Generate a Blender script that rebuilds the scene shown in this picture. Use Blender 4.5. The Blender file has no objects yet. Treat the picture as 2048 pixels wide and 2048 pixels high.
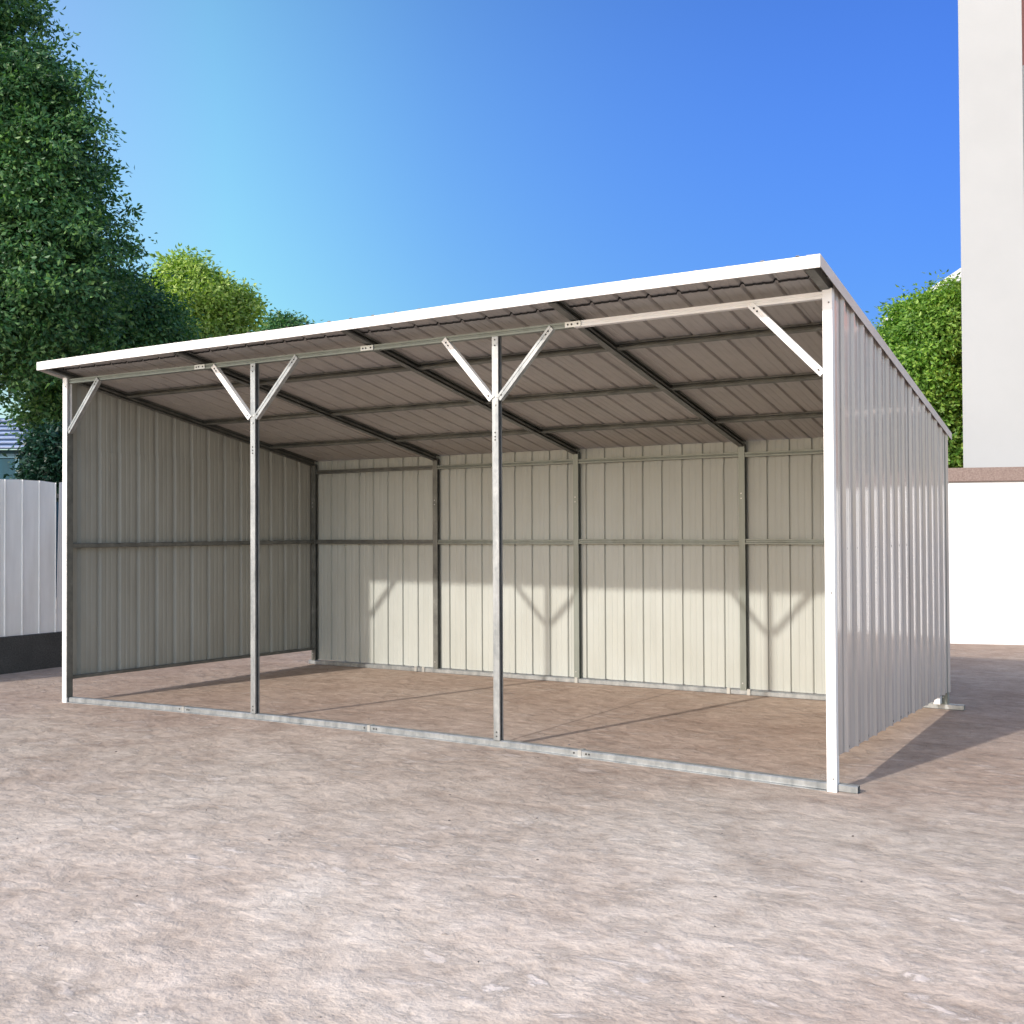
import bpy, bmesh, math, random
import numpy as np
from mathutils import Vector, Matrix, noise as mnoise
random.seed(7); np.random.seed(7)
R = math.radians
COL = bpy.context.scene.collection

# ------------------------------------------------------------------ materials
def new_mat(name):
    m = bpy.data.materials.new(name); m.use_nodes = True
    nt = m.node_tree; b = nt.nodes['Principled BSDF']
    return m, nt, b
def N(nt, t, **k):
    n = nt.nodes.new(t)
    for a, v in k.items():
        if a in n.inputs: n.inputs[a].default_value = v
        else: setattr(n, a, v)
    return n
def ramp(nt, src, stops):
    r = N(nt, 'ShaderNodeValToRGB'); cr = r.color_ramp
    cr.elements[0].position = stops[0][0]; cr.elements[0].color = (*stops[0][1], 1)
    cr.elements[1].position = stops[-1][0]; cr.elements[1].color = (*stops[-1][1], 1)
    for p, c in stops[1:-1]:
        e = cr.elements.new(p); e.color = (*c, 1)
    nt.links.new(src, r.inputs[0]); return r.outputs[0]
def coords(nt, scale=(1, 1, 1), obj=True, rot=(0, 0, 0)):
    tc = N(nt, 'ShaderNodeTexCoord'); mp = N(nt, 'ShaderNodeMapping')
    mp.inputs['Scale'].default_value = scale; mp.inputs['Rotation'].default_value = rot
    nt.links.new(tc.outputs['Object'], mp.inputs[0]); return mp.outputs[0]
def noise(nt, vec, scale, detail=4, rough=.55, dist=0.):
    n = N(nt, 'ShaderNodeTexNoise'); n.inputs['Scale'].default_value = scale
    n.inputs['Detail'].default_value = detail; n.inputs['Roughness'].default_value = rough
    n.inputs['Distortion'].default_value = dist
    nt.links.new(vec, n.inputs['Vector']); return n.outputs['Fac']
def mix(nt, fac, a, b, mode='MIX'):
    m = N(nt, 'ShaderNodeMix', data_type='RGBA', blend_type=mode)
    for i, v in ((0, fac), (6, a), (7, b)):
        if hasattr(v, 'is_linked') or hasattr(v, 'links'): nt.links.new(v, m.inputs[i])
        elif i == 0: m.inputs[0].default_value = v
        else: m.inputs[i].default_value = (*v, 1)
    return m.outputs[2]
def bump(nt, b, h, strength=.3, dist=.01, prev=None):
    bp = N(nt, 'ShaderNodeBump'); bp.inputs['Strength'].default_value = strength
    bp.inputs['Distance'].default_value = dist
    nt.links.new(h, bp.inputs['Height'])
    if prev is not None: nt.links.new(prev, bp.inputs['Normal'])
    nt.links.new(bp.outputs[0], b.inputs['Normal']); return bp.outputs[0]

def painted(name, col, rough=.42, var=.06, metal=0., coat=0., streak=True, wave=.0, spec=.5):
    m, nt, b = new_mat(name)
    v = coords(nt, (1, 1, .12) if streak else (1, 1, 1))
    n1 = noise(nt, v, 9, 5, .6); n2 = noise(nt, coords(nt), 1.3, 3)
    lo = tuple(c * (1 - var * 2) for c in col); hi = tuple(min(1, c * (1 + var)) for c in col)
    c1 = ramp(nt, n1, [(.3, lo), (.65, hi)])
    lo2 = tuple(c * .93 for c in (1, .985, .96))
    c2 = ramp(nt, n2, [(.35, lo2), (.65, (1, 1, 1))])
    nt.links.new(mix(nt, 1., c1, c2, 'MULTIPLY'), b.inputs['Base Color'])
    b.inputs['Metallic'].default_value = metal
    b.inputs['Specular IOR Level'].default_value = spec
    nt.links.new(ramp(nt, n1, [(.2, (rough * .8,) * 3), (.8, (rough * 1.25,) * 3)]), b.inputs['Roughness'])
    b.inputs['Coat Weight'].default_value = coat; b.inputs['Coat Roughness'].default_value = .2
    if wave: bump(nt, b, noise(nt, coords(nt, (1, 1, .45)), 2.2, 2), .5, wave)
    return m

M = {}
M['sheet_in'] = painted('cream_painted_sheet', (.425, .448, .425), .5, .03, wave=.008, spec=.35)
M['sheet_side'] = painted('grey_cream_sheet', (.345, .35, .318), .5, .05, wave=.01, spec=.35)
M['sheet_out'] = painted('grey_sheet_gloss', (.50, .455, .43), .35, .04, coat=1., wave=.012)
M['sheet_out'].node_tree.nodes['Principled BSDF'].inputs['Coat Roughness'].default_value = .09
M['roof_sheet'] = painted('roof_sheet', (.40, .383, .365), .5, .05, wave=.008, streak=False)
M['white_trim'] = painted('white_trim', (.86, .85, .83), .4, .02, streak=False)
M['grey_trim'] = painted('pale_grey_trim', (.66, .62, .59), .45, .04, streak=False)
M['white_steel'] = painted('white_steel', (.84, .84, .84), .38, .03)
# galvanised steel
m, nt, b = new_mat('galvanised_steel')
v = coords(nt); vo = N(nt, 'ShaderNodeTexVoronoi'); vo.inputs['Scale'].default_value = 55
nt.links.new(v, vo.inputs['Vector'])
sp = N(nt, 'ShaderNodeSeparateColor'); nt.links.new(vo.outputs['Color'], sp.inputs[0])
n1 = noise(nt, coords(nt, (1, 1, .3)), 12, 5, .65)
ca = ramp(nt, n1, [(.3, (.22, .24, .25)), (.6, (.38, .40, .41)), (.8, (.52, .54, .54))])
cb = ramp(nt, sp.outputs[0], [(0, (.86, .87, .88)), (1, (1, 1, 1))])
nt.links.new(mix(nt, 1., ca, cb, 'MULTIPLY'), b.inputs['Base Color'])
b.inputs['Metallic'].default_value = .55; b.inputs['Roughness'].default_value = .42
bump(nt, b, n1, .25, .004); M['galv'] = m
M['mid'] = painted('mid_galvanised_steel', (.20, .225, .21), .42, .12, metal=.45)  # darker tone of the galvanised steel, for beam, rear posts and girts
# duller steel of rafters, purlins and rails
m, nt, b = new_mat('dull_galvanised_steel')
n1 = noise(nt, coords(nt, (1, 1, 1)), 9, 5, .65)
nt.links.new(ramp(nt, n1, [(.3, (.10, .105, .098)), (.6, (.17, .175, .162)), (.8, (.26, .27, .25))]), b.inputs['Base Color'])
b.inputs['Metallic'].default_value = .35; b.inputs['Roughness'].default_value = .5
bump(nt, b, n1, .25, .004); M['dull'] = m
m, nt, b = new_mat('dark_steel'); b.inputs['Base Color'].default_value = (.05, .05, .05, 1); b.inputs['Roughness'].default_value = .6; b.inputs['Metallic'].default_value = .5
M['dark'] = m
m, nt, b = new_mat('zinc_bolt'); b.inputs['Base Color'].default_value = (.45, .46, .45, 1); b.inputs['Roughness'].default_value = .35; b.inputs['Metallic'].default_value = .5
M['zinc'] = m

def math_(op, a, bb=None, cc=None, clamp=False):
    n = N(nt, 'ShaderNodeMath', operation=op, use_clamp=clamp)
    for i, q in enumerate((a, bb, cc)):
        if q is None: continue
        if isinstance(q, (int, float)): n.inputs[i].default_value = q
        else: nt.links.new(q, n.inputs[i])
    return n.outputs[0]
# ground: dry trodden dirt over old slabs
m, nt, b = new_mat('dry_ground')
v = coords(nt)
vs = coords(nt, (1, 1.15, 1), rot=(0, 0, R(27)))          # ridges run roughly along the wheel tracks
big = noise(nt, v, .45, 5, .6, .4)
mid = noise(nt, vs, 3.4, 6, .62, .15)
fine = noise(nt, v, 13, 6, .58, .0)
grit = noise(nt, v, 90, 4, .7)
cbig = ramp(nt, big, [(.32, (.40, .318, .258)), (.5, (.465, .385, .317)), (.68, (.53, .458, .385))])
cmid = ramp(nt, mid, [(.28, (.74, .71, .69)), (.45, (.93, .92, .91)), (.56, (1.0, 1.0, 1.0)), (.68, (1.10, 1.11, 1.12)), (.8, (1.28, 1.30, 1.32))])
cf = ramp(nt, fine, [(.25, (.72, .69, .67)), (.42, (.93, .92, .915)), (.55, (1.02, 1.02, 1.02)), (.7, (1.16, 1.16, 1.16))])
vc = coords(nt, (1, 2.2, 1), rot=(0, 0, R(-24)))          # pale crusts left by scraping, drawn out along the yard
crust = noise(nt, vc, 4.2, 10, .76, .5)
crm = ramp(nt, crust, [(.0, (0, 0, 0)), (.53, (0, 0, 0)), (.60, (1, 1, 1))])
rg = N(nt, 'ShaderNodeTexNoise', noise_type='RIDGED_MULTIFRACTAL'); rg.inputs['Scale'].default_value = 7.5; rg.inputs['Detail'].default_value = 8; rg.inputs['Roughness'].default_value = .72; rg.inputs['Distortion'].default_value = .6
nt.links.new(vc, rg.inputs['Vector'])
rgm = ramp(nt, rg.outputs['Fac'], [(0, (0, 0, 0)), (.62, (0, 0, 0)), (.95, (1, 1, 1))])
patch = ramp(nt, noise(nt, v, .8, 3, .5), [(.38, (.15, .15, .15)), (.6, (1, 1, 1))])
crm = mix(nt, 1., crm, patch, 'MULTIPLY')
cg = ramp(nt, grit, [(.25, (.75, .74, .73)), (.5, (1, 1, 1)), (.8, (1.12, 1.12, 1.12))])
c = mix(nt, 1., cbig, cmid, 'MULTIPLY'); c = mix(nt, .85, c, cf, 'MULTIPLY'); c = mix(nt, .8, c, cg, 'MULTIPLY')
c = mix(nt, math_('MULTIPLY', rgm, .42), c, (.72, .65, .60))
c = mix(nt, math_('MULTIPLY', crm, .38), c, (.74, .66, .60))
# browner earth round and under the shed, paler ground in front
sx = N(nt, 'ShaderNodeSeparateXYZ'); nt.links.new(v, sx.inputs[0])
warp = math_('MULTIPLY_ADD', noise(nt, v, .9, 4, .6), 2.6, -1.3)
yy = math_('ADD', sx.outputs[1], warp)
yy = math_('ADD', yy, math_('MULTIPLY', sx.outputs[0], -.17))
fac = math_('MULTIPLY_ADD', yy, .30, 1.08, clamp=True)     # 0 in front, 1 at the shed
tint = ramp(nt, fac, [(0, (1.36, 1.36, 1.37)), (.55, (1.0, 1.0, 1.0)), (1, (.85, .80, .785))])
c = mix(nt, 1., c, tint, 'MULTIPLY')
# joints between the old slabs, showing through the dirt
def joint(src, at, w):
    d = math_('ABSOLUTE', math_('SUBTRACT', math_('ADD', src, math_('MULTIPLY_ADD', noise(nt, v, 5, 5), .03, -.015)), at))
    return math_('SUBTRACT', 1., math_('DIVIDE', d, w, clamp=True), clamp=True)
j = joint(sx.outputs[0], 4.0, .016)
inside = math_('MULTIPLY', math_('GREATER_THAN', sx.outputs[1], -.0), math_('LESS_THAN', sx.outputs[1], 7.9))
j = math_('MULTIPLY', j, inside)
c = mix(nt, math_('MULTIPLY', j, .55), c, (.12, .095, .08))
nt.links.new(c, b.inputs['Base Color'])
b.inputs['Roughness'].default_value = .93; b.inputs['Specular IOR Level'].default_value = .2
p = bump(nt, b, mid, .6, .05); p = bump(nt, b, crm, .6, .012, p); p = bump(nt, b, rgm, .5, .012, p); p = bump(nt, b, fine, .5, .02, p); bump(nt, b, grit, .35, .003, p)
M['ground'] = m

m, nt, b = new_mat('limewashed_render')
n1 = noise(nt, coords(nt), 3, 6, .6); n2 = noise(nt, coords(nt), 60, 3)
nt.links.new(ramp(nt, n1, [(.25, (.78, .77, .76)), (.6, (.86, .86, .85))]), b.inputs['Base Color']); b.inputs['Roughness'].default_value = .85
bump(nt, b, n2, .3, .003); M['render'] = m
m, nt, b = new_mat('grey_white_render')
n1 = noise(nt, coords(nt), .8, 6, .6); n2 = noise(nt, coords(nt), 40, 3)
nt.links.new(ramp(nt, n1, [(.25, (.36, .375, .385)), (.6, (.39, .405, .415))]), b.inputs['Base Color']); b.inputs['Roughness'].default_value = .8
bump(nt, b, n2, .2, .003); M['tower'] = m
m, nt, b = new_mat('brown_granite_coping')
n1 = noise(nt, coords(nt), 55, 4, .7)
nt.links.new(ramp(nt, n1, [(.3, (.17, .115, .095)), (.5, (.235, .17, .145)), (.7, (.30, .235, .205))]), b.inputs['Base Color']); b.inputs['Roughness'].default_value = .6
M['coping'] = m
m, nt, b = new_mat('charcoal_plinth')
n1 = noise(nt, coords(nt), 70, 5, .75); n2 = noise(nt, coords(nt), 4, 4)
c = mix(nt, 1., ramp(nt, n1, [(.3, (.035, .036, .034)), (.7, (.10, .10, .095))]), ramp(nt, n2, [(.3, (.8, .8, .8)), (.7, (1.1, 1.1, 1.1))]), 'MULTIPLY')
nt.links.new(c, b.inputs['Base Color']); b.inputs['Roughness'].default_value = .9
bump(nt, b, n1, .6, .004); M['plinth'] = m
M['fence'] = painted('white_fence_sheet', (.88, .89, .88), .45, .05, wave=.01)
M['blue_roof'] = painted('lit_blue_ribs', (.36, .45, .66), .5, .05, streak=False)
M['teal_dark'] = painted('shaded_blue_sheet', (.02, .05, .12), .5, .1)
M['teal'] = painted('teal_wall', (.02, .075, .11), .6, .15, spec=.2)
M['teal_frame'] = painted('teal_frame', (.06, .17, .25), .5, .08)
M['grey_wall'] = painted('grey_wall', (.36, .40, .47), .7, .05)
M['pink'] = painted('pink_brick', (.50, .24, .20), .8, .1)
m, nt, b = new_mat('dark_window'); b.inputs['Base Color'].default_value = (.05, .05, .055, 1); b.inputs['Roughness'].default_value = .12
M['glass'] = m
m, nt, b = new_mat('bark')
n1 = noise(nt, coords(nt, (1, 1, .25)), 14, 6, .7)
nt.links.new(ramp(nt, n1, [(.3, (.05, .038, .028)), (.7, (.15, .12, .09))]), b.inputs['Base Color']); b.inputs['Roughness'].default_value = .95
bump(nt, b, n1, .8, .02); M['bark'] = m
m, nt, b = new_mat('pebbles')
n1 = noise(nt, coords(nt), 6, 2)
nt.links.new(ramp(nt, n1, [(.4, (.06, .05, .045)), (.6, (.30, .27, .25))]), b.inputs['Base Color']); b.inputs['Roughness'].default_value = .9
M['pebble'] = m

def leaf_mat(name, lo, mid_, hi, trans=.35):
    m, nt, b = new_mat(name)
    ge = N(nt, 'ShaderNodeNewGeometry')
    cc = ramp(nt, ge.outputs['Random Per Island'], [(0, lo), (.55, mid_), (1, hi)])
    pa = ramp(nt, noise(nt, coords(nt), .9, 3), [(.35, (.8, .82, .85)), (.65, (1.2, 1.15, .95))])
    cc = mix(nt, 1., cc, pa, 'MULTIPLY')
    nt.links.new(cc, b.inputs['Base Color']); b.inputs['Roughness'].default_value = .42
    b.inputs['Specular IOR Level'].default_value = .45
    tr = N(nt, 'ShaderNodeBsdfTranslucent'); nt.links.new(mix(nt, 1., cc, (1.3, 1.5, .5), 'MULTIPLY'), tr.inputs[0])
    mx = N(nt, 'ShaderNodeMixShader'); mx.inputs[0].default_value = trans
    nt.links.new(b.outputs[0], mx.inputs[1]); nt.links.new(tr.outputs[0], mx.inputs[2])
    nt.links.new(mx.outputs[0], nt.nodes['Material Output'].inputs[0]); return m
M['leaf_dark'] = leaf_mat('dark_green_leaves', (.03, .10, .045), (.065, .18, .07), (.18, .32, .12), .3)
M['leaf_yellow'] = leaf_mat('yellow_green_leaves', (.15, .25, .06), (.33, .47, .12), (.64, .76, .28), .38)
M['leaf_yellow2'] = leaf_mat('lime_leaves', (.14, .26, .035), (.26, .40, .055), (.42, .52, .09), .35)
M['leaf_bright'] = leaf_mat('bright_green_leaves', (.07, .18, .032), (.15, .31, .055), (.33, .52, .12), .38)
M['leaf_shrub'] = leaf_mat('blue_green_leaves', (.006, .026, .018), (.010, .045, .030), (.02, .07, .045), .15)

# ------------------------------------------------------------------ helpers
def finish(bm, name, mat, parent=None, smooth=False, recalc=True):
    if recalc: bmesh.ops.recalc_face_normals(bm, faces=bm.faces)
    me = bpy.data.meshes.new(name); bm.to_mesh(me); bm.free()
    me.materials.append(mat)
    if smooth:
        for p_ in me.polygons: p_.use_smooth = True
    o = bpy.data.objects.new(name, me); COL.objects.link(o)
    if parent is not None: o.parent = parent
    return o
def thing(name, label, cat, group=None, loc=(0, 0, 0)):
    o = bpy.data.objects.new(name, None); o.location = loc; COL.objects.link(o)
    o['label'] = label; o['category'] = cat
    if group: o['group'] = group
    return o
def box(bm, lo, hi, mtx=None):
    vs_ = [bm.verts.new((x, y, z)) for x in (lo[0], hi[0]) for y in (lo[1], hi[1]) for z in (lo[2], hi[2])]
    for f in ((0, 1, 3, 2), (4, 6, 7, 5), (0, 4, 5, 1), (2, 3, 7, 6), (0, 2, 6, 4), (1, 5, 7, 3)):
        bm.faces.new([vs_[i] for i in f])
    if mtx is not None:
        for v_ in vs_: v_.co = mtx @ v_.co
    return vs_
def sweep(bm, prof, pts, side, cap=True):
    """closed profile [(a,b)] swept along pts; a runs along `side`, b along side x dir"""
    rings = []
    for i, p_ in enumerate(pts):
        p_ = Vector(p_)
        d = (Vector(pts[min(i + 1, len(pts) - 1)]) - Vector(pts[max(i - 1, 0)])).normalized()
        s = Vector(side); s = (s - d * s.dot(d)).normalized(); t = s.cross(d)
        rings.append([bm.verts.new(p_ + s * a + t * q) for a, q in prof])
    n = len(prof)
    for r0, r1 in zip(rings, rings[1:]):
        for i in range(n): bm.faces.new((r0[i], r0[(i + 1) % n], r1[(i + 1) % n], r1[i]))
    if cap:
        for r in (rings[0], rings[-1]):
            try: bm.faces.new(r)
            except ValueError: pass
def tube_prof(w, h, c=.004):
    w /= 2; h /= 2
    return [(-w + c, -h), (w - c, -h), (w, -h + c), (w, h - c), (w - c, h), (-w + c, h), (-w, h - c), (-w, -h + c)]
def c_prof(w, h, t=.0035, lip=.012):
    """lipped channel: web on the -a side, opening on the +a side"""
    w /= 2; h /= 2
    return [(-w, -h), (w, -h), (w, -h + lip), (w - t, -h + lip), (w - t, -h + t), (-w + t, -h + t),
            (-w + t, h - t), (w - t, h - t), (w - t, h - lip), (w, h - lip), (w, h), (-w, h)]
def l_prof(w, t=.004):
    return [(0, 0), (w, 0), (w, t), (t, t), (t, w), (0, w)]
def disc(bm, c_, n_, r, h, seg=6):
    n_ = Vector(n_).normalized(); a = n_.orthogonal().normalized(); bq = n_.cross(a)
    c_ = Vector(c_)
    lo = [bm.verts.new(c_ + (a * math.cos(k * 2 * math.pi / seg) + bq * math.sin(k * 2 * math.pi / seg)) * r) for k in range(seg)]
    hi = [bm.verts.new(v_.co + n_ * h) for v_ in lo]
    for k in range(seg): bm.faces.new((lo[k], lo[(k + 1) % seg], hi[(k + 1) % seg], hi[k]))
    bm.faces.new(lo); bm.faces.new(hi)

# ------------------------------------------------------------------ ground
L, D = 6.1, 2.847
def gz(x, y):
    u = min(max(x / L, 0), 1)
    zf = -.024 + .155 * u * (1 - u); zb = -.008 + .020 * u
    v_ = y / D; w = min(max(v_, 0), 1); z = zf * (1 - w) + zb * w
    dx = max(0, -x, x - L); dy = max(0, -y, y - D); d = math.hypot(dx, dy)
    k = math.exp(-(d / 1.3) ** 2)
    r = .012 * mnoise.noise(Vector((x * .6, y * .6, 3))) if d > 0 else 0
    return z * k + (r - .004) * (1 - k)
bm = bmesh.new()
xs = [-200, -90, -45, -25, -16] + [-12 + .4 * i for i in range(66)] + [18, 30, 55, 110, 200]
ys = [-200, -90, -45, -22, -13] + [-8 + .4 * i for i in range(56)] + [17, 26, 45, 90, 200]
g = [[bm.verts.new((x, y, gz(x, y))) for y in ys] for x in xs]
for i in range(len(xs) - 1):
    for j_ in range(len(ys) - 1): bm.faces.new((g[i][j_], g[i + 1][j_], g[i + 1][j_ + 1], g[i][j_ + 1]))
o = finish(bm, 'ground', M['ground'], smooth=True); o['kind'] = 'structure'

bm = bmesh.new()                                          # loose grit on the dirt
for k in range(150):
    x = random.uniform(-1.5, 8.5); y = random.uniform(-4.4, 2.7) if random.random() < .75 else random.uniform(-4.4, -1)
    r = random.choice((.003, .004, .005, .005, .007)) * random.uniform(.8, 1.2)
    mt = Matrix.Translation((x, y, gz(x, y) + r * .25)) @ Matrix.Rotation(random.uniform(0, 6), 4, 'Z') @ Matrix.Diagonal((r * random.uniform(1, 1.8), r, r * .7, 1))
    q = bmesh.ops.create_icosphere(bm, subdivisions=1, radius=1, matrix=mt)
    for v_ in q['verts']: v_.co += Vector((random.uniform(-1, 1), random.uniform(-1, 1), random.uniform(-1, 1))) * r * .2
o = finish(bm, 'gravel', M['pebble']); o['kind'] = 'stuff'; o['label'] = 'small dark pebbles and grit scattered on the dry ground'; o['category'] = 'gravel'

# ------------------------------------------------------------------ the open shed
FX = [-.035, 2.010, 4.042, 6.089]                        # front posts
BX = [.043, 1.556, 3.060, 4.572, 6.096]                  # rear posts
RX = [.01, 1.485, 3.046, 4.590, 6.08]                    # rafter feet on the front beam
SL = -.1949
BEAM0, BEAM1 = 2.526, 2.562
def roofz(y): return 2.604 + SL * y                      # top of rafters, under the sheets
shed = thing('open_shed', 'open-fronted metal lean-to shed with galvanized frame and cream ribbed sheet walls on dirt', 'shed')

def bolts(pts, n_, parent, r=.006, mat='dark', h=.002):
    for p_ in pts:
        bm = bmesh.new(); disc(bm, p_, n_, r, h, 8)
        finish(bm, 'bolt_hole' if mat == 'dark' else 'bolt', M[mat], parent)

# front posts
for i, x in enumerate(FX):
    z0 = gz(x, 0); corner = i in (0, 3)
    w = .050 if corner else .044
    z1 = 2.574 if corner else 2.520
    yc = -.012 if corner else .0
    bm = bmesh.new()
    # the channel opens towards +x: a along +x
    zb = z0 if corner else z0 + .040
    sweep(bm, c_prof(w, w), [(x, yc, zb), (x, yc, z1)], (1, 0, 0) if i != 3 else (-1, 0, 0))
    o = finish(bm, 'post', M['white_steel'] if corner else M['galv'], shed)
    o['label'] = ('bright white corner post at the left end of the open front' if i == 0 else
                  'bright white corner post at the right end of the open front') if corner else \
                 ('front post carrying the left Y of braces' if i == 1 else 'front post carrying the middle Y of braces')
    fy = yc - w / 2 - .001
    if not corner:
        bolts([(x, fy, z) for z in (2.50, 2.465, 1.93, 1.905, 1.885, .09 + z0, .065 + z0)], (0, -1, 0), o, .005)
        bolts([(x - .012, fy - .001, 2.15), (x + .012, fy - .001, 2.15), (x, fy - .001, 2.10)], (0, -1, 0), o, .007, 'zinc', .004)
    else:
        bolts([(x + .008, fy, z) for z in (2.50, 1.0, .07 + z0)], (0, -1, 0), o, .004)
# rear posts
for i, x in enumerate(BX):
    z0 = gz(x, D); bm = bmesh.new()
    sweep(bm, c_prof(.050, .046), [(x, D, z0 + (.03 if 0 < i < 4 else .0)), (x, D, roofz(D) - .044)], (1, 0, 0) if i < 4 else (-1, 0, 0))
    o = finish(bm, 'post', M['mid'] if i > 1 else M['dull'], shed)
    o['label'] = ['rear post in the back left corner', 'first rear post from the left corner', 'middle rear post',
                  'third rear post from the left corner', 'rear post in the back right corner'][i]
    bolts([(x - .004, D - .0245, z) for z in (1.62, 1.58, .10)], (0, -1, 0), o, .006, 'zinc', .003)
# base rails (follow the uneven ground)
def rail(y, x0, x1, name, lab, w=.048, h=.040, n=14):
    pts = [(x0 + (x1 - x0) * k / n, y, gz(x0 + (x1 - x0) * k / n, y) + h / 2) for k in range(n + 1)]
    bm = bmesh.new(); o_ = tube_prof(w, h, .005); t = .0032
    inn = tube_prof(w - 2 * t, h - 2 * t, .003)
    sweep(bm, o_, pts, (0, 1, 0), cap=False)
    # open ends: a rim, then a short look inside
    for e, nx in ((0, 1), (-1, -1)):
        P = Vector(pts[e]); ring_o = [bm.verts.new(P + Vector((0, a, -q))) for a, q in o_]
        ring_i = [bm.verts.new(P + Vector((0, a, -q))) for a, q in inn]
        ring_d = [bm.verts.new(P + Vector((nx * .12, a, -q))) for a, q in inn]
        for k in range(8):
            bm.faces.new((ring_o[k], ring_o[(k + 1) % 8], ring_i[(k + 1) % 8], ring_i[k]))
            bm.faces.new((ring_i[k], ring_i[(k + 1) % 8], ring_d[(k + 1) % 8], ring_d[k]))
        bm.faces.new(ring_d)
    bmesh.ops.remove_doubles(bm, verts=bm.verts, dist=1e-5)
    o = finish(bm, name, M['galv'], shed); o['label'] = lab; return o
fr = rail(.008, -.07, 6.215, 'base_rail', 'front base rail lying on the dirt across the open side')
br = rail(D + .0, -.02, 6.235, 'base_rail', 'rear base rail along the foot of the back wall')
bm = bmesh.new()                                         # low flange in front of the front rail
pts = [(x, -.026, gz(x, 0) + .004) for x in [-.01 + 6.07 * k / 14 for k in range(15)]]
sweep(bm, [(-.010, 0), (.010, 0), (.010, .008), (-.010, .008)], pts, (0, 1, 0)); finish(bm, 'rail_flange', M['galv'], fr)
for x in (1.307, 3.052, 4.619):                          # splice sleeves
    z = gz(x, 0); bm = bmesh.new(); box(bm, (x - .018, -.0195, z + .001), (x + .004, .036, z + .0425)); s_ = finish(bm, 'sleeve', M['zinc'], fr)
    bolts([(x - .045, -.0162, z + .022), (x + .035, -.0162, z + .022), (x + .055, -.0162, z + .022)], (0, -1, 0), s_, .006)
for x in (1.33, 1.42, 4.45, 4.62, 3.06):
    z = gz(x, D); bm = bmesh.new(); box(bm, (x - .014, D - .034, z + .002), (x + .014, D - .0245, z + .050)); finish(bm, 'clip', M['zinc'], br)
# feet plate in the back right corner
bm = bmesh.new(); z = gz(6.1, D); box(bm, (6.04, D - .10, z + .045), (6.085, D - .03, z + .125)); finish(bm, 'corner_bracket', M['white_steel'], br)
# front beam in four lengths
bx = [FX[0] + .026, 1.485, 3.046, 4.590, FX[3] - .026]
dz = [0, -.004, -.006, -.003, .002]
def beamz(x):
    u = (x - bx[0]) / (bx[-1] - bx[0]); return -.014 * 4 * u * (1 - u) * .5 + .002 * u
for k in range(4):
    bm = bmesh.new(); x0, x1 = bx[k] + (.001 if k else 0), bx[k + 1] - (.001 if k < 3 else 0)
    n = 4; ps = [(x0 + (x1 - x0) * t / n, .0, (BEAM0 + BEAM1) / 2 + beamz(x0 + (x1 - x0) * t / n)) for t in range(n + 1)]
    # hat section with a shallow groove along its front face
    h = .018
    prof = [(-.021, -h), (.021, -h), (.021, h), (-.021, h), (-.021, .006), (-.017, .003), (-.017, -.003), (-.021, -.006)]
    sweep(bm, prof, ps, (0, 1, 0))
    o = finish(bm, 'front_beam', M['white_steel'] if k == 3 else M['mid'], shed)  # last length white: brighter light at that end put into its material
    o['label'] = ['leftmost length of the front beam', 'second length of the front beam from the left', 'third length of the front beam from the left', 'rightmost length of the front beam, whitened for its brighter light'][k]
for x in (1.485, 3.046, 4.590):
    zz = (BEAM0 + BEAM1) / 2 + beamz(x)
    bm = bmesh.new(); box(bm, (x - .055, -.0265, zz - .016), (x + .05, -.0225, zz + .016)); o = finish(bm, 'bracket', M['zinc'], shed)
    bolts([(x - .035, -.0268, zz), (x - .01, -.0268, zz), (x + .03, -.0268, zz)], (0, -1, 0), o, .006)
# Y braces
def brace(x0, x1, white, lab):
    y = -.024 if 0 else -.0
    s_ = 1 if x1 > x0 else -1
    a = Vector((x0, -.006, 2.135)); b_ = Vector((x1, -.006, BEAM0 + .010))
    bm = bmesh.new()
    d = (b_ - a).normalized()
    up = Vector((0, 1, 0))
    # channel: web facing the viewer, groove pressed in it, lips behind
    w = .019
    prof = [(-.024, -w), (.012, -w), (.012, -w + .003), (-.020, -w + .003), (-.020, w - .003), (.012, w - .003), (.012, w), (-.024, w), (-.024, .005), (-.021, .003), (-.021, -.003), (-.024, -.005)]
    sweep(bm, prof, [a, b_], up)
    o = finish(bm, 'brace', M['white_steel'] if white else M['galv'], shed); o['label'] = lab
    bolts([a + d * .03 + Vector((0, -.0245, 0)), b_ - d * .03 + Vector((0, -.0245, 0)), b_ - d * .055 + Vector((0, -.0245, 0))], (0, -1, 0), o, .0055)
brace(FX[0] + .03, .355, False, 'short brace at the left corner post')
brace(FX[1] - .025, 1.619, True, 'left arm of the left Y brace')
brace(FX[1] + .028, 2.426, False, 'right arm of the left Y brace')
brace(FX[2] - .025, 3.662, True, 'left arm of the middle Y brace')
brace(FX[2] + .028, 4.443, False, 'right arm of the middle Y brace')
brace(FX[3] - .03, 5.673, True, 'brace at the right corner post, whitened for its brighter light')  # white material stands in for the brighter light at this end
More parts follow.
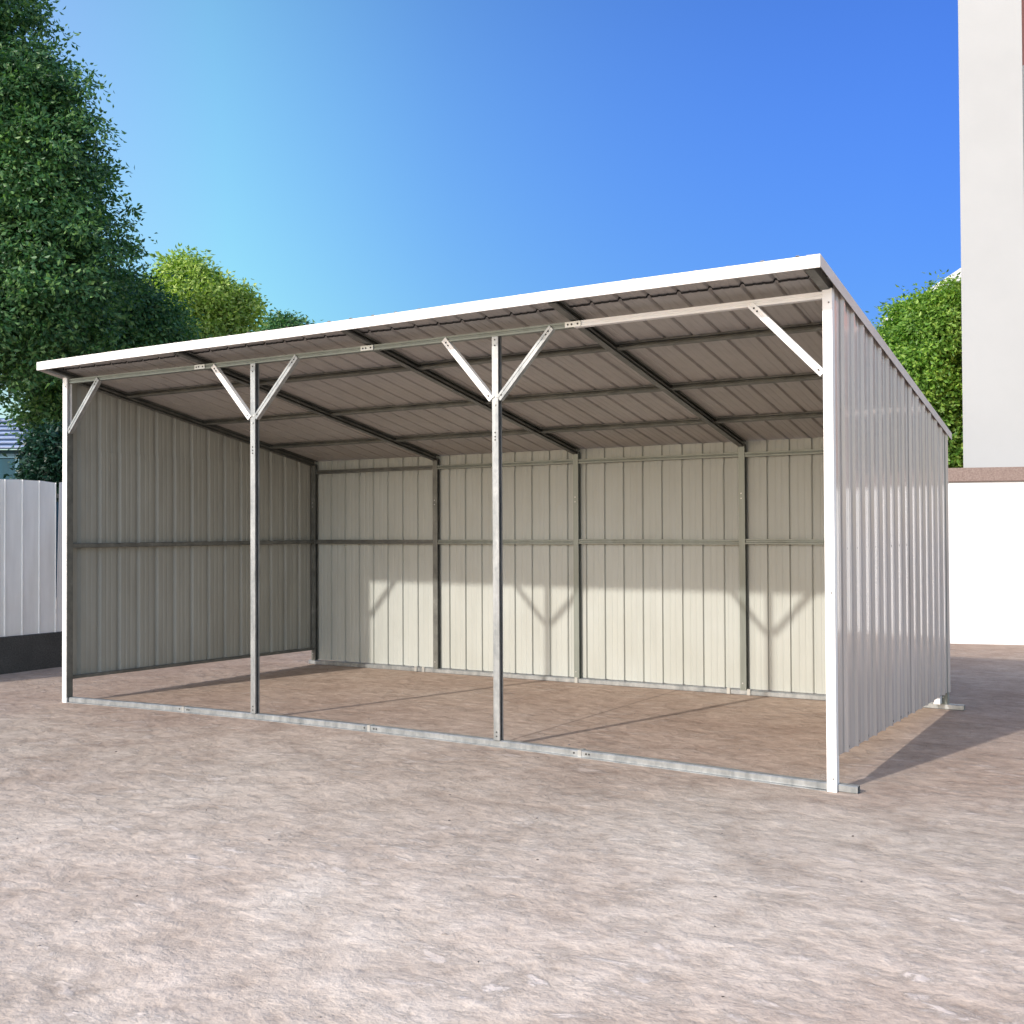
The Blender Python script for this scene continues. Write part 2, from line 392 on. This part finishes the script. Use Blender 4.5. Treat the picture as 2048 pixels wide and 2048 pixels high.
# rafters: from the fascia over the beam to the rear posts
def lerp(a, b_, t): return a + (b_ - a) * t
YF = -.325
for i in range(5):
    def rx(y): return lerp(RX[i], BX[i], y / D)
    hh = .042; bm = bmesh.new()
    ya, yb = (-.255 - .07 * i / 4) + .03, D + .02
    P = [(rx(y), y, roofz(y) - hh / 2 - .0005) for y in (ya, yb)]
    sweep(bm, c_prof(.046, hh, lip=.010), P, (1, 0, 0) if i < 4 else (-1, 0, 0))
    # deeper web behind the beam
    P = [(rx(y), y, roofz(y) - hh - .009) for y in (.03, D - .024)]
    sweep(bm, [(-.0225, -.009), (.0225, -.009), (.0225, -.006), (-.0195, -.006), (-.0195, .009), (-.0225, .009)][::1] if i < 4 else tube_prof(.045, .018, .002), P, (1, 0, 0))
    o = finish(bm, 'rafter', M['dull'], shed)
    o['label'] = ['left end rafter above the side wall', 'second rafter from the left', 'middle rafter', 'fourth rafter from the left', 'right end rafter above the side wall'][i]
# purlins between rafters
PY = [.525, 1.37, 2.205]
nm = ['front', 'middle', 'rear']
bayn = ['left end', 'second', 'third', 'right end']
for j_, y in enumerate(PY):
    for i in range(4):
        xa = lerp(RX[i], BX[i], y / D) + .024; xb = lerp(RX[i + 1], BX[i + 1], y / D) - .024
        bm = bmesh.new(); z = roofz(y) - .021
        sweep(bm, c_prof(.036, .038, lip=.009), [(xa, y, z), (xb, y, z)], (0, -1, SL * -1))
        o = finish(bm, 'purlin', M['dull'], shed); o['label'] = '%s purlin in the %s bay of the roof' % (nm[j_], bayn[i])
# rear wall girts
for zc, hh, nm_ in ((1.228, .042, 'middle'), (1.930, .036, 'top')):
    for i in range(4):
        bm = bmesh.new()
        sweep(bm, [(-.02, -hh / 2), (.02, -hh / 2), (.02, hh / 2), (-.02, hh / 2), (-.02, hh / 2 - .012), (-.013, hh / 2 - .016), (-.013, -hh / 2 + .016), (-.02, -hh / 2 + .012)],
              [(BX[i] + .026, D, zc + (.006 if zc < 1.5 and i > 1 else 0)), (BX[i + 1] - .026, D, zc + (.004 if zc > 1.5 else 0))], (0, 1, 0))
        o = finish(bm, 'girt', M['dull'] if i < 1 else M['mid'], shed); o['label'] = '%s rail in the %s bay of the back wall' % (nm_, bayn[i])
# side wall girts and bottom rails
def side(xf, xb, y): return lerp(xf, xb, y / D)
for sidei, (xf, xb) in enumerate(((FX[0], BX[0]), (FX[3], BX[4]))):
    for zf, zb, nm_ in ((1.225, 1.228, 'middle'), (.170, .150, 'bottom')):
        if sidei: zf, zb = (zf, zb) if nm_ == 'middle' else (.175, .15)
        bm = bmesh.new()
        sweep(bm, tube_prof(.036, .036 if nm_ == 'middle' else .026), [(side(xf, xb, .03), .03, zf), (side(xf, xb, D - .026), D - .026, zb)], (1, 0, 0))
        o = finish(bm, 'girt', M['dull'], shed); o['label'] = '%s rail of the %s side wall' % (nm_, ('left', 'right')[sidei])
# flat dark plate added as the shade inside the left corner post's open channel
bm = bmesh.new(); sweep(bm, tube_prof(.005, .056, .001), [(FX[0] + .0280, -.0065, gz(0, 0) + .042), (FX[0] + .0280, -.0065, 2.135)], (1, 0, 0)); o = finish(bm, 'post_shade_plate', M['dull'], shed)

# ribbed sheets
def rib_profile(u0, u1, period, phase, depth=.016, wb=.030, wt=.017, beads=2, bh=.0016, lap=0):
    """polyline (u, w); ribs stand outwards (w>0) at phase + k*period"""
    P = []
    k0 = math.floor((u0 - phase) / period) - 1
    k = k0
    while phase + k * period < u1 + period:
        c_ = phase + k * period
        P += [(c_ - wb / 2, 0), (c_ - wt / 2, depth), (c_ + wt / 2, depth), (c_ + wb / 2, 0)]
        free = period - wb
        for q in range(beads):
            uc = c_ + wb / 2 + free * (q + 1) / (beads + 1)
            P += [(uc - .011, 0), (uc - .005, bh), (uc + .005, bh), (uc + .011, 0)]
        k += 1
    out = []
    for (a, wa), (b_, w_) in zip(P, P[1:]):
        for t_u in (u0, u1):
            if a < t_u < b_: out.append((t_u, wa + (w_ - wa) * (t_u - a) / (b_ - a)))
    out += [(a, w) for a, w in P if u0 <= a <= u1]
    out.sort(); return out
def sheet(name, mat, parent, prof, f0, f1, wdir, lab=None, th=.0008, nv=1, jit=0):
    """f0/f1(u) give bottom and top edge points; profile depth runs along wdir"""
    bm = bmesh.new(); wd = Vector(wdir).normalized(); rows = []
    for lay in (0, th):
        cols = []
        for u, w in prof:
            a = Vector(f0(u)); b_ = Vector(f1(u))
            cols.append([bm.verts.new(a.lerp(b_, t / nv) + wd * (w + lay)) for t in range(nv + 1)])
        rows.append(cols)
    A, B = rows; n = len(prof)
    for i in range(n - 1):
        for t in range(nv):
            bm.faces.new((A[i][t], A[i + 1][t], A[i + 1][t + 1], A[i][t + 1]))
            bm.faces.new((B[i][t], B[i][t + 1], B[i + 1][t + 1], B[i + 1][t]))
        bm.faces.new((A[i][0], B[i][0], B[i + 1][0], A[i + 1][0]))
        bm.faces.new((A[i][nv], A[i + 1][nv], B[i + 1][nv], B[i][nv]))
    for i in (0, n - 1):
        for t in range(nv): bm.faces.new((A[i][t], A[i][t + 1], B[i][t + 1], B[i][t]))
    o = finish(bm, name, mat, parent)
    if lab: o['label'] = lab
    return o
def run_sheets(name, mat, u_lo, u_hi, period, phase, per, f0, f1, wdir, base_w=0., th=.0008, depth=.016, wb=.030, bh=.0022, wt=None):
    k = math.floor((u_lo - phase) / (period * per)) ; n = 0
    while True:
        ua = phase + k * per * period - .030; ub = phase + (k + 1) * per * period + .026
        k += 1
        if ub < u_lo + .03: continue
        if ua > u_hi - .03: break
        a, b_ = max(ua, u_lo), min(ub, u_hi)
        pr = rib_profile(a, b_, period, phase + (.004 if n % 2 else 0), depth=depth, wb=wb, wt=wt or wb - .013, bh=bh)
        off = base_w + (.0022 if n % 2 else .0) + random.uniform(0, .0006)
        pr = [(u, w + off) for u, w in pr]
        o = sheet(name, mat, shed, pr, f0, f1, wdir, th=th); n += 1
    return n
YB = D + .0245
# back wall: lower sheets in front, upper strip lapped behind
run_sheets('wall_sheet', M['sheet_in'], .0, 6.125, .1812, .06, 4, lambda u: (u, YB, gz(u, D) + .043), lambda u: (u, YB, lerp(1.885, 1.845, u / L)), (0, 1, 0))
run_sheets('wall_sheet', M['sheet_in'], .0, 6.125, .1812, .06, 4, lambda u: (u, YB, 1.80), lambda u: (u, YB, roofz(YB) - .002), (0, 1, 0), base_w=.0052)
# side walls
def lw(u, z, off): return (side(FX[0], BX[0], u) + off, u, z)
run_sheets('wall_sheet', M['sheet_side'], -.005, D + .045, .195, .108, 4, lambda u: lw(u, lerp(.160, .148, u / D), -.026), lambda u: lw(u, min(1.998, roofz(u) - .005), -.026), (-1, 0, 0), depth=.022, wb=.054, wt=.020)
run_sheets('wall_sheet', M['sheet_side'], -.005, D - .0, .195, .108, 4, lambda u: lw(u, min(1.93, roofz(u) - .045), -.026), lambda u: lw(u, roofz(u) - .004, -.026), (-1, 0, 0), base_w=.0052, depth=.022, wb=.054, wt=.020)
def rw(u, z): return (side(FX[3], BX[4], u) + .0225, u, z)
run_sheets('wall_sheet', M['sheet_out'], -.012, D + .045, .195, .135, 4, lambda u: rw(u, lerp(.160, .135, u / D)), lambda u: rw(u, roofz(u) - .004), (1, 0, 0))
for zf, zb in ((1.225, 1.228), (.178, .155)):             # screws through the right wall into its rails
    for k in range(14):
        u = .135 + .195 * k + .06
        z = lerp(zf, zb, u / D)
        if u < D + .03: bolts([(side(FX[3], BX[4], u) + .0235, u, z)], (1, 0, 0), shed, .007, 'dark', .006)
# roof: main sheets, and a short front strip lapped over them
XL0, XR0 = -.08, L + .034
nrm = Vector((0, -SL, 1)).normalized()
def rf(u, y, k=0): return (u, y, roofz(y) + .0012)
def yfront(u): return lerp(-.255, -.325, u / L)
run_sheets('roof_sheet', M['roof_sheet'], XL0, XR0, .1815, .028, 4, lambda u: rf(u, -.085 + .012 * math.sin(u * 2.1)), lambda u: rf(u, D + .155), nrm)
run_sheets('roof_sheet', M['roof_sheet'], XL0, XR0, .1815, .028, 4, lambda u: rf(u, yfront(u) + .004), lambda u: rf(u, .10), nrm, base_w=.0095)
run_sheets('lap_line_strip', M['dark'], XL0, XR0, .1815, .028, 4, lambda u: rf(u, -.094 + .012 * math.sin(u * 2.1)), lambda u: rf(u, -.086 + .012 * math.sin(u * 2.1)), nrm, base_w=-.0015, th=.0055)  # dark strip added to draw the line where the sheets lap
# trims
FT = 2.677; FB = 2.614
bm = bmesh.new()
n = 12
rings = []
for k in range(n + 1):
    x = lerp(XL0 - .004, XR0 + .004, k / n); y = yfront(x) - .003; dzz = .0 + .003 * math.sin(x * 1.7)
    zt = roofz(y) + .0225 + dzz - .003
    rings.append([bm.verts.new(q) for q in ((x, y, zt - .063), (x, y, zt), (x, y + .08, zt + SL * .08 + .003), (x, y + .08, zt + SL * .08 + .0018), (x, y + .0015, zt - .0014), (x, y + .0015, zt - .061), (x, y + .014, zt - .061), (x, y + .014, zt - .063))])
for r0, r1 in zip(rings, rings[1:]):
    for k in range(7): bm.faces.new((r0[k], r0[(k + 1) % 8], r1[(k + 1) % 8], r1[k]))
bm.faces.new(rings[0]); bm.faces.new(rings[-1])
o = finish(bm, 'fascia', M['white_trim'], shed); o['label'] = 'long white fascia strip along the front edge of the roof'
for s_, x in ((-1, XL0 - .006), (1, XR0 + .006)):
    bm = bmesh.new(); rr = []
    y0 = yfront(x) + .001
    for y in (y0, D + .16):
        zt = roofz(y) + .0235 - .003; hgt = .062 if y < 0 else .052
        rr.append([bm.verts.new(q) for q in ((x, y, zt - hgt), (x, y, zt), (x - s_ * .07, y, zt + .002), (x - s_ * .07, y, zt + .0008), (x - s_ * .0015, y, zt - .0014), (x - s_ * .0015, y, zt - hgt))])
    for k in range(6): bm.faces.new((rr[0][k], rr[0][(k + 1) % 6], rr[1][(k + 1) % 6], rr[1][k]))
    bm.faces.new(rr[0]); bm.faces.new(rr[1])
    o = finish(bm, 'verge_trim', M['grey_trim'], shed); o['label'] = 'pale trim down the %s slope edge of the roof' % ('left' if s_ < 0 else 'right')

# ------------------------------------------------------------------ left fence on its dark plinth
fence = thing('fence', 'white ribbed sheet fence on a charcoal plinth left of the shed', 'fence')
bm = bmesh.new(); box(bm, (-2.22, -1.4, -.06), (-1.985, 12, .345)); 
bmesh.ops.bevel(bm, geom=bm.edges[:], offset=.006, segments=1, affect='EDGES'); finish(bm, 'plinth', M['plinth'], fence)
k = 0; y = -1.60
while y < 12:
    ya, yb = y, y + (.74 if abs(y - .605) > .05 else .733)
    pr = rib_profile(ya, yb, .186, .785, depth=.010, wb=.022, wt=.010, beads=0)
    lean = random.uniform(-.004, .004) 
    top = lambda u, ya=ya: 1.852 - .010 * abs(math.sin((u - ya) / .74 * math.pi * 2 + .6)) - (.03 * max(0, 1 - abs(u - 1.30) / .08)) - (.012 * max(0, 1 - abs(u - 1.44) / .05))
    off = .003 * (k % 2)
    gap = .040 if abs(ya - 1.34) < .05 else 0                  # this sheet has slipped and stands open at the top
    sheet('fence_sheet', M['fence'], fence, [(u, w + off) for u, w in pr], lambda u: (-2.02, u, .335), lambda u, t=top, l=lean, g_=gap, y0=ya: (-2.02 - l, u + g_ * (1 - (u - y0) / .74), t(u)), (1, 0, 0), nv=6)
    y += .735; k += 1
for z in (.55, 1.70):
    bm = bmesh.new(); box(bm, (-2.06, -1.3, z - .02), (-2.028, 12, z + .02)); finish(bm, 'fence_rail', M['dull'], fence)
yy_ = -1.2
while yy_ < 12:
    bm = bmesh.new(); box(bm, (-2.12, yy_ - .025, .3), (-2.062, yy_ + .025, 1.80)); finish(bm, 'fence_post', M['dull'], fence); yy_ += 2.2

# ------------------------------------------------------------------ white boundary wall on the right
wd = Vector((.958, .286, 0)).normalized(); wn = Vector((wd.y, -wd.x, 0))
W0 = Vector((5.133, 7.995, 0))
def wm(ang_vec, origin):
    n_ = Vector((-ang_vec.y, ang_vec.x, 0))
    return Matrix(((ang_vec.x, n_.x, 0, origin.x), (ang_vec.y, n_.y, 0, origin.y), (0, 0, 1, 0), (0, 0, 0, 1)))
wall = thing('boundary_wall', 'white rendered boundary wall with a brown granite coping right of the shed', 'wall')
MW = wm(wd, W0)
bm = bmesh.new(); box(bm, (-3.4, 0, -.1), (9, .24, 1.868), MW); finish(bm, 'wall', M['render'], wall)
bm = bmesh.new(); vs_ = box(bm, (-3.45, -.03, 1.870), (9.05, .27, 2.035), MW)
bmesh.ops.bevel(bm, geom=bm.edges[:], offset=.008, segments=2, affect='EDGES'); finish(bm, 'coping', M['coping'], wall)

# ------------------------------------------------------------------ tall building behind the wall
td = Vector((math.cos(R(9)), math.sin(R(9)), 0)); MT = wm(td, Vector((4.903, 10.622, 0)))
tower = thing('tower_block', 'tall plain grey-white building corner rising behind the boundary wall', 'building')
bm = bmesh.new(); box(bm, (0, 0, -.1), (.80, .9, 15), MT); finish(bm, 'corner_pier', M['tower'], tower)
bm = bmesh.new(); box(bm, (.80, .30, -.1), (9, 6, 14.6), MT); box(bm, (.0, .9, -.1), (.80, 6, 14.6), MT); finish(bm, 'wall', M['pink'], tower)
for fl, (za, zb) in enumerate(((1.8, 4.4), (5.95, 7.7), (8.9, 11.3))):
    for c_ in range(4):
        xa = .81 + c_ * 2.0
        bm = bmesh.new()
        for lo, hi in (((xa, .24, za), (xa + 1.7, .297, za + .06)), ((xa, .24, zb - .06), (xa + 1.7, .297, zb)), ((xa, .24, za + .063), (xa + .06, .297, zb - .063)), ((xa + 1.64, .24, za + .063), (xa + 1.7, .297, zb - .063)), ((xa + .063, .245, (za + zb) / 2 - .03), (xa + 1.637, .297, (za + zb) / 2 + .03))):
            box(bm, lo, hi, MT)
        f_ = finish(bm, 'window', M['grey_trim'], tower)
        bm = bmesh.new(); box(bm, (xa + .064, .262, za + .064), (xa + 1.636, .294, zb - .064), MT); finish(bm, 'pane', M['glass'], f_)

# ------------------------------------------------------------------ grey building behind the right tree
gb = thing('grey_building', 'grey-blue building with a white roof edge peeking out behind the right-hand trees', 'building')
ga, gb_ = Vector((3.39, 19.54, 0)), Vector((.79, 24.28, 0)); gd = (gb_ - ga).normalized()
MG = wm(gd, ga)     # local x runs away to the left end, local y towards the left (outside)
bm = bmesh.new(); box(bm, (-6, -9, -.1), ((gb_ - ga).length, 0, 6.55), MG); finish(bm, 'wall', M['grey_wall'], gb)
bm = bmesh.new(); box(bm, (-6.2, -9.2, 6.553), ((gb_ - ga).length + .15, .15, 6.80), MG); finish(bm, 'roof', M['white_trim'], gb)
for c_ in range(5):
    xa = -5 + c_ * 2.0
    bm = bmesh.new(); box(bm, (xa, .003, 4.6), (xa + 1.3, .05, 6.0), MG); f_ = finish(bm, 'window', M['grey_trim'], gb)
    bm = bmesh.new(); box(bm, (xa + .08, .053, 4.68), (xa + 1.22, .06, 5.92), MG); finish(bm, 'pane', M['glass'], f_)

# ------------------------------------------------------------------ blue-roofed building on the left
bb = thing('blue_building', 'low teal building with a pale blue ribbed roof seen under the big left tree', 'building')
bd = Vector((.852, .524, 0)).normalized(); MB_ = wm(bd, Vector((-12.26, 7.64, 0)))
bm = bmesh.new(); box(bm, (-5, .35, -.1), (.50, 5, 2.98), MB_); finish(bm, 'wall', M['teal'], bb)
bm = bmesh.new()
box(bm, (-5.3, .0, -.02), (.60, 2.1, .0), MB_ @ Matrix.Translation((0, .12, 3.0)) @ Matrix.Rotation(R(22), 4, 'X'))
rb = finish(bm, 'roof', M['teal_dark'], bb)
for k in range(7):                                       # pale strips for lit ribs; light and shade split into two colours
    bm = bmesh.new(); box(bm, (-5.3, .0 + k * .31, 0.001), (.62 - .04 * k, .10 + k * .31, .022), MB_ @ Matrix.Translation((0, .12, 3.0)) @ Matrix.Rotation(R(22), 4, 'X'))
    finish(bm, 'lit_rib', M['blue_roof'], rb)
for xa in (-3.3, -1.55, .2):
    bm = bmesh.new(); box(bm, (xa - .04, .30, 1.0), (xa + .04, .347, 2.9), MB_)
    if xa < 0: box(bm, (xa + .043, .30, 2.82), (xa + 1.7, .347, 2.9), MB_)
    f_ = finish(bm, 'window', M['teal_frame'], bb)
    if xa < 0:
        bm = bmesh.new(); box(bm, (xa + .045, .325, 1.1), (xa + 1.7, .345, 2.815), MB_); finish(bm, 'pane', M['teal'], f_)

# ------------------------------------------------------------------ trees
def build_tree(name, label, base, crown, mat, ncl, per, leaf, cl_r, trunk_r=.14, group=None, seed=1, tz=None, category='tree', shell=.55, limbs=9):
    """crown: list of (cx, cy, cz, rx, ry, rz) ellipsoids in world space"""
    rng = np.random.default_rng(seed)
    t = thing(name, label, category, group, base)
    B = Vector(base)
    # trunk and limbs
    top = max(c_[2] + c_[5] * .35 for c_ in crown)
    bm = bmesh.new()
    def limb(p0, p1, r0, r1, n=6, wob=.12):
        rings = []; d = (p1 - p0).normalized(); a = d.orthogonal().normalized(); q = d.cross(a)
        for k in range(n + 1):
            tt = k / n; c_ = p0.lerp(p1, tt) + (a * rng.normal() + q * rng.normal()) * wob * (tt if k < n else 1) * .5
            r = r0 + (r1 - r0) * tt
            rings.append([bm.verts.new(c_ + (a * math.cos(s * math.pi / 4) + q * math.sin(s * math.pi / 4)) * r) for s in range(8)])
        for x0, x1 in zip(rings, rings[1:]):
            for s in range(8): bm.faces.new((x0[s], x0[(s + 1) % 8], x1[(s + 1) % 8], x1[s]))
        bm.faces.new(rings[0]); bm.faces.new(rings[-1])
    tp = Vector((crown[0][0], crown[0][1], top)) - B
    limb(Vector((0, 0, -.1)), tp, trunk_r, trunk_r * .2, 10, .1)
    for k in range(limbs):
        c_ = crown[k % len(crown)]
        tt = rng.uniform(.25, .8); p0 = Vector((0, 0, 0)).lerp(tp, tt)
        dirv = Vector(rng.normal(size=3)).normalized(); dirv.z = abs(dirv.z) * .8
        p1 = Vector((c_[0] + dirv.x * c_[3] * .7, c_[1] + dirv.y * c_[4] * .7, c_[2] + (dirv.z - .2) * c_[5] * .7)) - B
        limb(p0, p1, trunk_r * .35 * (1 - tt * .5), trunk_r * .08, 6, .15)
    finish(bm, 'trunk', M['bark'], t, smooth=True)
    # leaf clusters through the crown's volume
    vol = np.array([c_[3] * c_[4] * c_[5] for c_ in crown]) ** .75; vol /= vol.sum()
    which = rng.choice(len(crown), ncl, p=vol); C_ = np.array(crown)[which]
    dv = rng.normal(size=(ncl, 3)); dv /= np.linalg.norm(dv, axis=1)[:, None]
    rad = 1 - np.abs(rng.normal(size=ncl)) * shell * .5; rad = np.clip(rad, .05, 1.0)
    lump = np.array([mnoise.noise(Vector((d * 2.3 + c_[:3] * .7).tolist())) for d, c_ in zip(dv, C_)])
    rad = rad * (1 + lump * .42)
    cen = C_[:, :3] + dv * C_[:, 3:] * rad[:, None]
    keep = cen[:, 2] > .3; cen = cen[keep]; dv_ = dv[keep]
    nn = len(cen)
    size = cl_r * rng.uniform(.6, 1.35, nn)
    idx = np.repeat(np.arange(nn), per); nl = len(idx)
    off = np.clip(rng.normal(size=(nl, 3)) * .5, -.85, .85); off[:, 2] *= .55
    pos = cen[idx] + off * size[idx][:, None]
    # each leaf: a folded diamond, tip drooping outwards
    out = off + rng.normal(size=(nl, 3)) * .6; out[:, 2] -= .35; out /= np.linalg.norm(out, axis=1)[:, None]
    nrm_ = dv_[idx] * .9 + rng.normal(size=(nl, 3)) * .55; nrm_[:, 2] += .45
    sd = np.cross(out, nrm_); sd /= np.linalg.norm(sd, axis=1)[:, None] + 1e-9
    nz = np.cross(out, sd)
    ln = leaf * rng.uniform(.7, 1.3, nl)[:, None]; wd_ = ln * rng.uniform(.19, .30, nl)[:, None]
    base_ = pos - np.array(B)
    V = np.stack([base_, base_ + out * ln * .5 + sd * wd_ + nz * ln * .08, base_ + out * ln - nz * ln * .1, base_ + out * ln * .5 - sd * wd_ + nz * ln * .08], 1).reshape(-1, 3)
    F = np.arange(nl * 4).reshape(-1, 4); tri = np.concatenate([F[:, [0, 1, 2]], F[:, [0, 2, 3]]], 1).reshape(-1, 3)
    me = bpy.data.meshes.new('crown'); me.vertices.add(len(V)); me.vertices.foreach_set('co', V.astype(np.float32).ravel())
    me.loops.add(tri.size); me.loops.foreach_set('vertex_index', tri.astype(np.int32).ravel())
    me.polygons.add(len(tri)); me.polygons.foreach_set('loop_start', (np.arange(len(tri)) * 3).astype(np.int32))
    me.update(calc_edges=True); me.validate(); me.materials.append(mat)
    o = bpy.data.objects.new('crown', me); COL.objects.link(o); o.parent = t
    return t
CAM = Vector((7.74759, -5.85115, 1.32617)); YAW, PIT, ROL, FPX = -.55174, .01691, -.00482, 2258.13577
def axes():
    f = Vector((math.sin(YAW) * math.cos(PIT), math.cos(YAW) * math.cos(PIT), math.sin(PIT)))
    rt = Vector((math.cos(YAW), -math.sin(YAW), 0)); up = rt.cross(f)
    return rt * math.cos(ROL) + up * math.sin(ROL), -rt * math.sin(ROL) + up * math.cos(ROL), f
rt, up, fw = axes()
def at(px, py, d): return CAM + (fw + rt * ((px - 1024) / FPX) - up * ((py - 1024) / FPX)) * d
def ell(px, py, d, rpx, rpy, rd=None):
    c_ = at(px, py, d); return (c_.x, c_.y, c_.z, rpx / FPX * d, (rd or rpx / FPX * d), rpy / FPX * d)
build_tree('tree', 'tall dark green tree filling the upper left corner behind the fence', tuple(at(-60, 1150, 17).xy) + (0,),
           [ell(-40, 420, 17, 270, 330), ell(-70, 120, 17, 180, 260), ell(-90, -120, 17, 130, 200), ell(60, 330, 16.6, 150, 210), ell(90, 560, 16.8, 170, 220), ell(-20, 650, 16.6, 185, 140), ell(20, 190, 17, 120, 170)],
           M['leaf_dark'], 3300, 62, .085, .25, .22, seed=3, shell=.8, limbs=14)
build_tree('tree', 'dark green tree between the tall corner tree and the yellow-green tree', tuple(at(210, 1150, 19).xy) + (0,),
           [ell(195, 760, 19, 130, 150), ell(250, 660, 19, 90, 130), ell(300, 700, 19.5, 90, 110), ell(150, 800, 18.5, 110, 100)],
           M['leaf_dark'], 1700, 46, .085, .28, .15, seed=5)
build_tree('tree', 'sunlit yellow-green tree above the left half of the shed roof', tuple(at(400, 1150, 22).xy) + (0,),
           [ell(372, 560, 22, 45, 50), ell(400, 610, 22, 75, 60), ell(325, 610, 21.7, 45, 55), ell(300, 690, 21.8, 50, 50), ell(470, 615, 22.3, 36, 42), ell(400, 680, 22, 90, 60)],
           M['leaf_yellow'], 1500, 52, .095, .30, .16, seed=9, shell=.7)
build_tree('tree', 'small dark treetop just showing over the roof right of the yellow-green tree', tuple(at(572, 1150, 26).xy) + (0,),
           [ell(572, 665, 26, 34, 32), ell(540, 690, 26, 40, 30)], M['leaf_dark'], 220, 40, .10, .3, .1, seed=11)
build_tree('shrub', 'dark bushy evergreen peeking over the fence beside the left corner post', tuple(at(95, 1150, 14).xy) + (0,),
           [ell(108, 915, 14, 40, 60), ell(85, 965, 14, 30, 25), ell(150, 930, 14, 40, 60)], M['leaf_shrub'], 620, 26, .075, .2, .05, seed=13, category='shrub', limbs=5)
build_tree('tree', 'bright green leafy tree against the white tower behind the right side wall', tuple(at(1900, 1150, 19).xy) + (0,),
           [ell(1900, 690, 19, 100, 120), ell(1850, 740, 18.8, 90, 140), ell(1900, 860, 19, 110, 110), ell(1960, 640, 19, 70, 80)],
           M['leaf_bright'], 2500, 56, .085, .28, .15, seed=17, shell=.7)
build_tree('tree', 'lower yellow-green treetop beside the roof edge left of the bright green tree', tuple(at(1800, 1150, 20.5).xy) + (0,),
           [ell(1800, 740, 20.5, 55, 92), ell(1770, 760, 20.5, 60, 90)], M['leaf_yellow2'], 620, 50, .09, .28, .12, seed=19)

# ------------------------------------------------------------------ light, sky, camera
SKYL = (1.55, 2.0, 1.25); SKYA = (.96, 1.26, .99); SKYM = (.34, .51, .78); SKYR = (.20, .335, .70); SKYB = (1.62, 1.38, 1.18)
sc = bpy.context.scene
w = bpy.data.worlds.new('World'); sc.world = w; w.use_nodes = True
nt = w.node_tree; bg = nt.nodes['Background']
sky = nt.nodes.new('ShaderNodeTexSky'); sky.sky_type = 'NISHITA'; sky.sun_disc = False
EL = R(28.8); sd_ = Vector((-.255, -1, 0)).normalized()     # horizontal direction towards the sun
AZ = math.atan2(sd_.x, sd_.y)
sky.sun_elevation = EL; sky.sun_rotation = AZ; sky.altitude = 300; sky.air_density = 1.1; sky.dust_density = 1.2; sky.ozone_density = 3.5
# sky tint: warm fill added sunward for the shadows, deeper blue ahead and right
tcw = nt.nodes.new('ShaderNodeTexCoord')
def wdot(v):
    n = nt.nodes.new('ShaderNodeVectorMath'); n.operation = 'DOT_PRODUCT'; n.inputs[1].default_value = v
    nt.links.new(tcw.outputs['Generated'], n.inputs[0]); return n.outputs['Value']
def wmap(src, a, b_):
    n = nt.nodes.new('ShaderNodeMapRange'); n.interpolation_type = 'SMOOTHSTEP'
    n.inputs[1].default_value = a; n.inputs[2].default_value = b_; nt.links.new(src, n.inputs[0]); return n.outputs[0]
side_ = wmap(wdot((.852, .524, 0)), -.75, .65)
deep = ramp(nt, side_, [(0, SKYL), (.2, SKYA), (.5, SKYM), (.85, SKYR), (1, SKYR)])
deep.node.color_ramp.interpolation = 'B_SPLINE'
front = wmap(wdot((-.524, .852, 0)), .1, .75)
high = ramp(nt, wmap(wdot((0, 0, 1)), .05, .42), [(0, (.82, .865, .74)), (1, (1.12, 1.16, 1.16))])
tint_ = mix(nt, front, SKYB, mix(nt, 1., deep, high, 'MULTIPLY'))
nt.links.new(mix(nt, 1., sky.outputs[0], tint_, 'MULTIPLY'), bg.inputs[0])
bg.inputs[1].default_value = .15
sl = bpy.data.lights.new('sun', 'SUN'); sl.energy = 2.25; sl.angle = R(1.0); sl.color = (1, .93, .84)
so = bpy.data.objects.new('sun', sl); COL.objects.link(so)
sdir = Vector((sd_.x * math.cos(EL), sd_.y * math.cos(EL), math.sin(EL)))
so.rotation_euler = sdir.to_track_quat('Z', 'Y').to_euler(); so.location = sdir * 30
cam = bpy.data.cameras.new('camera'); co = bpy.data.objects.new('camera', cam); COL.objects.link(co)
cam.sensor_width = 36; cam.lens = FPX / 2048 * 36; cam.clip_end = 1000; cam.clip_start = .05
mt = Matrix((rt, up, -fw)).transposed().to_4x4(); mt.translation = CAM; co.matrix_world = mt
sc.camera = co
sc.view_settings.view_transform = 'Standard'; sc.view_settings.look = 'None'
sc.view_settings.exposure = .68; sc.view_settings.gamma = 1
sc.render.resolution_x = sc.render.resolution_y = 1024
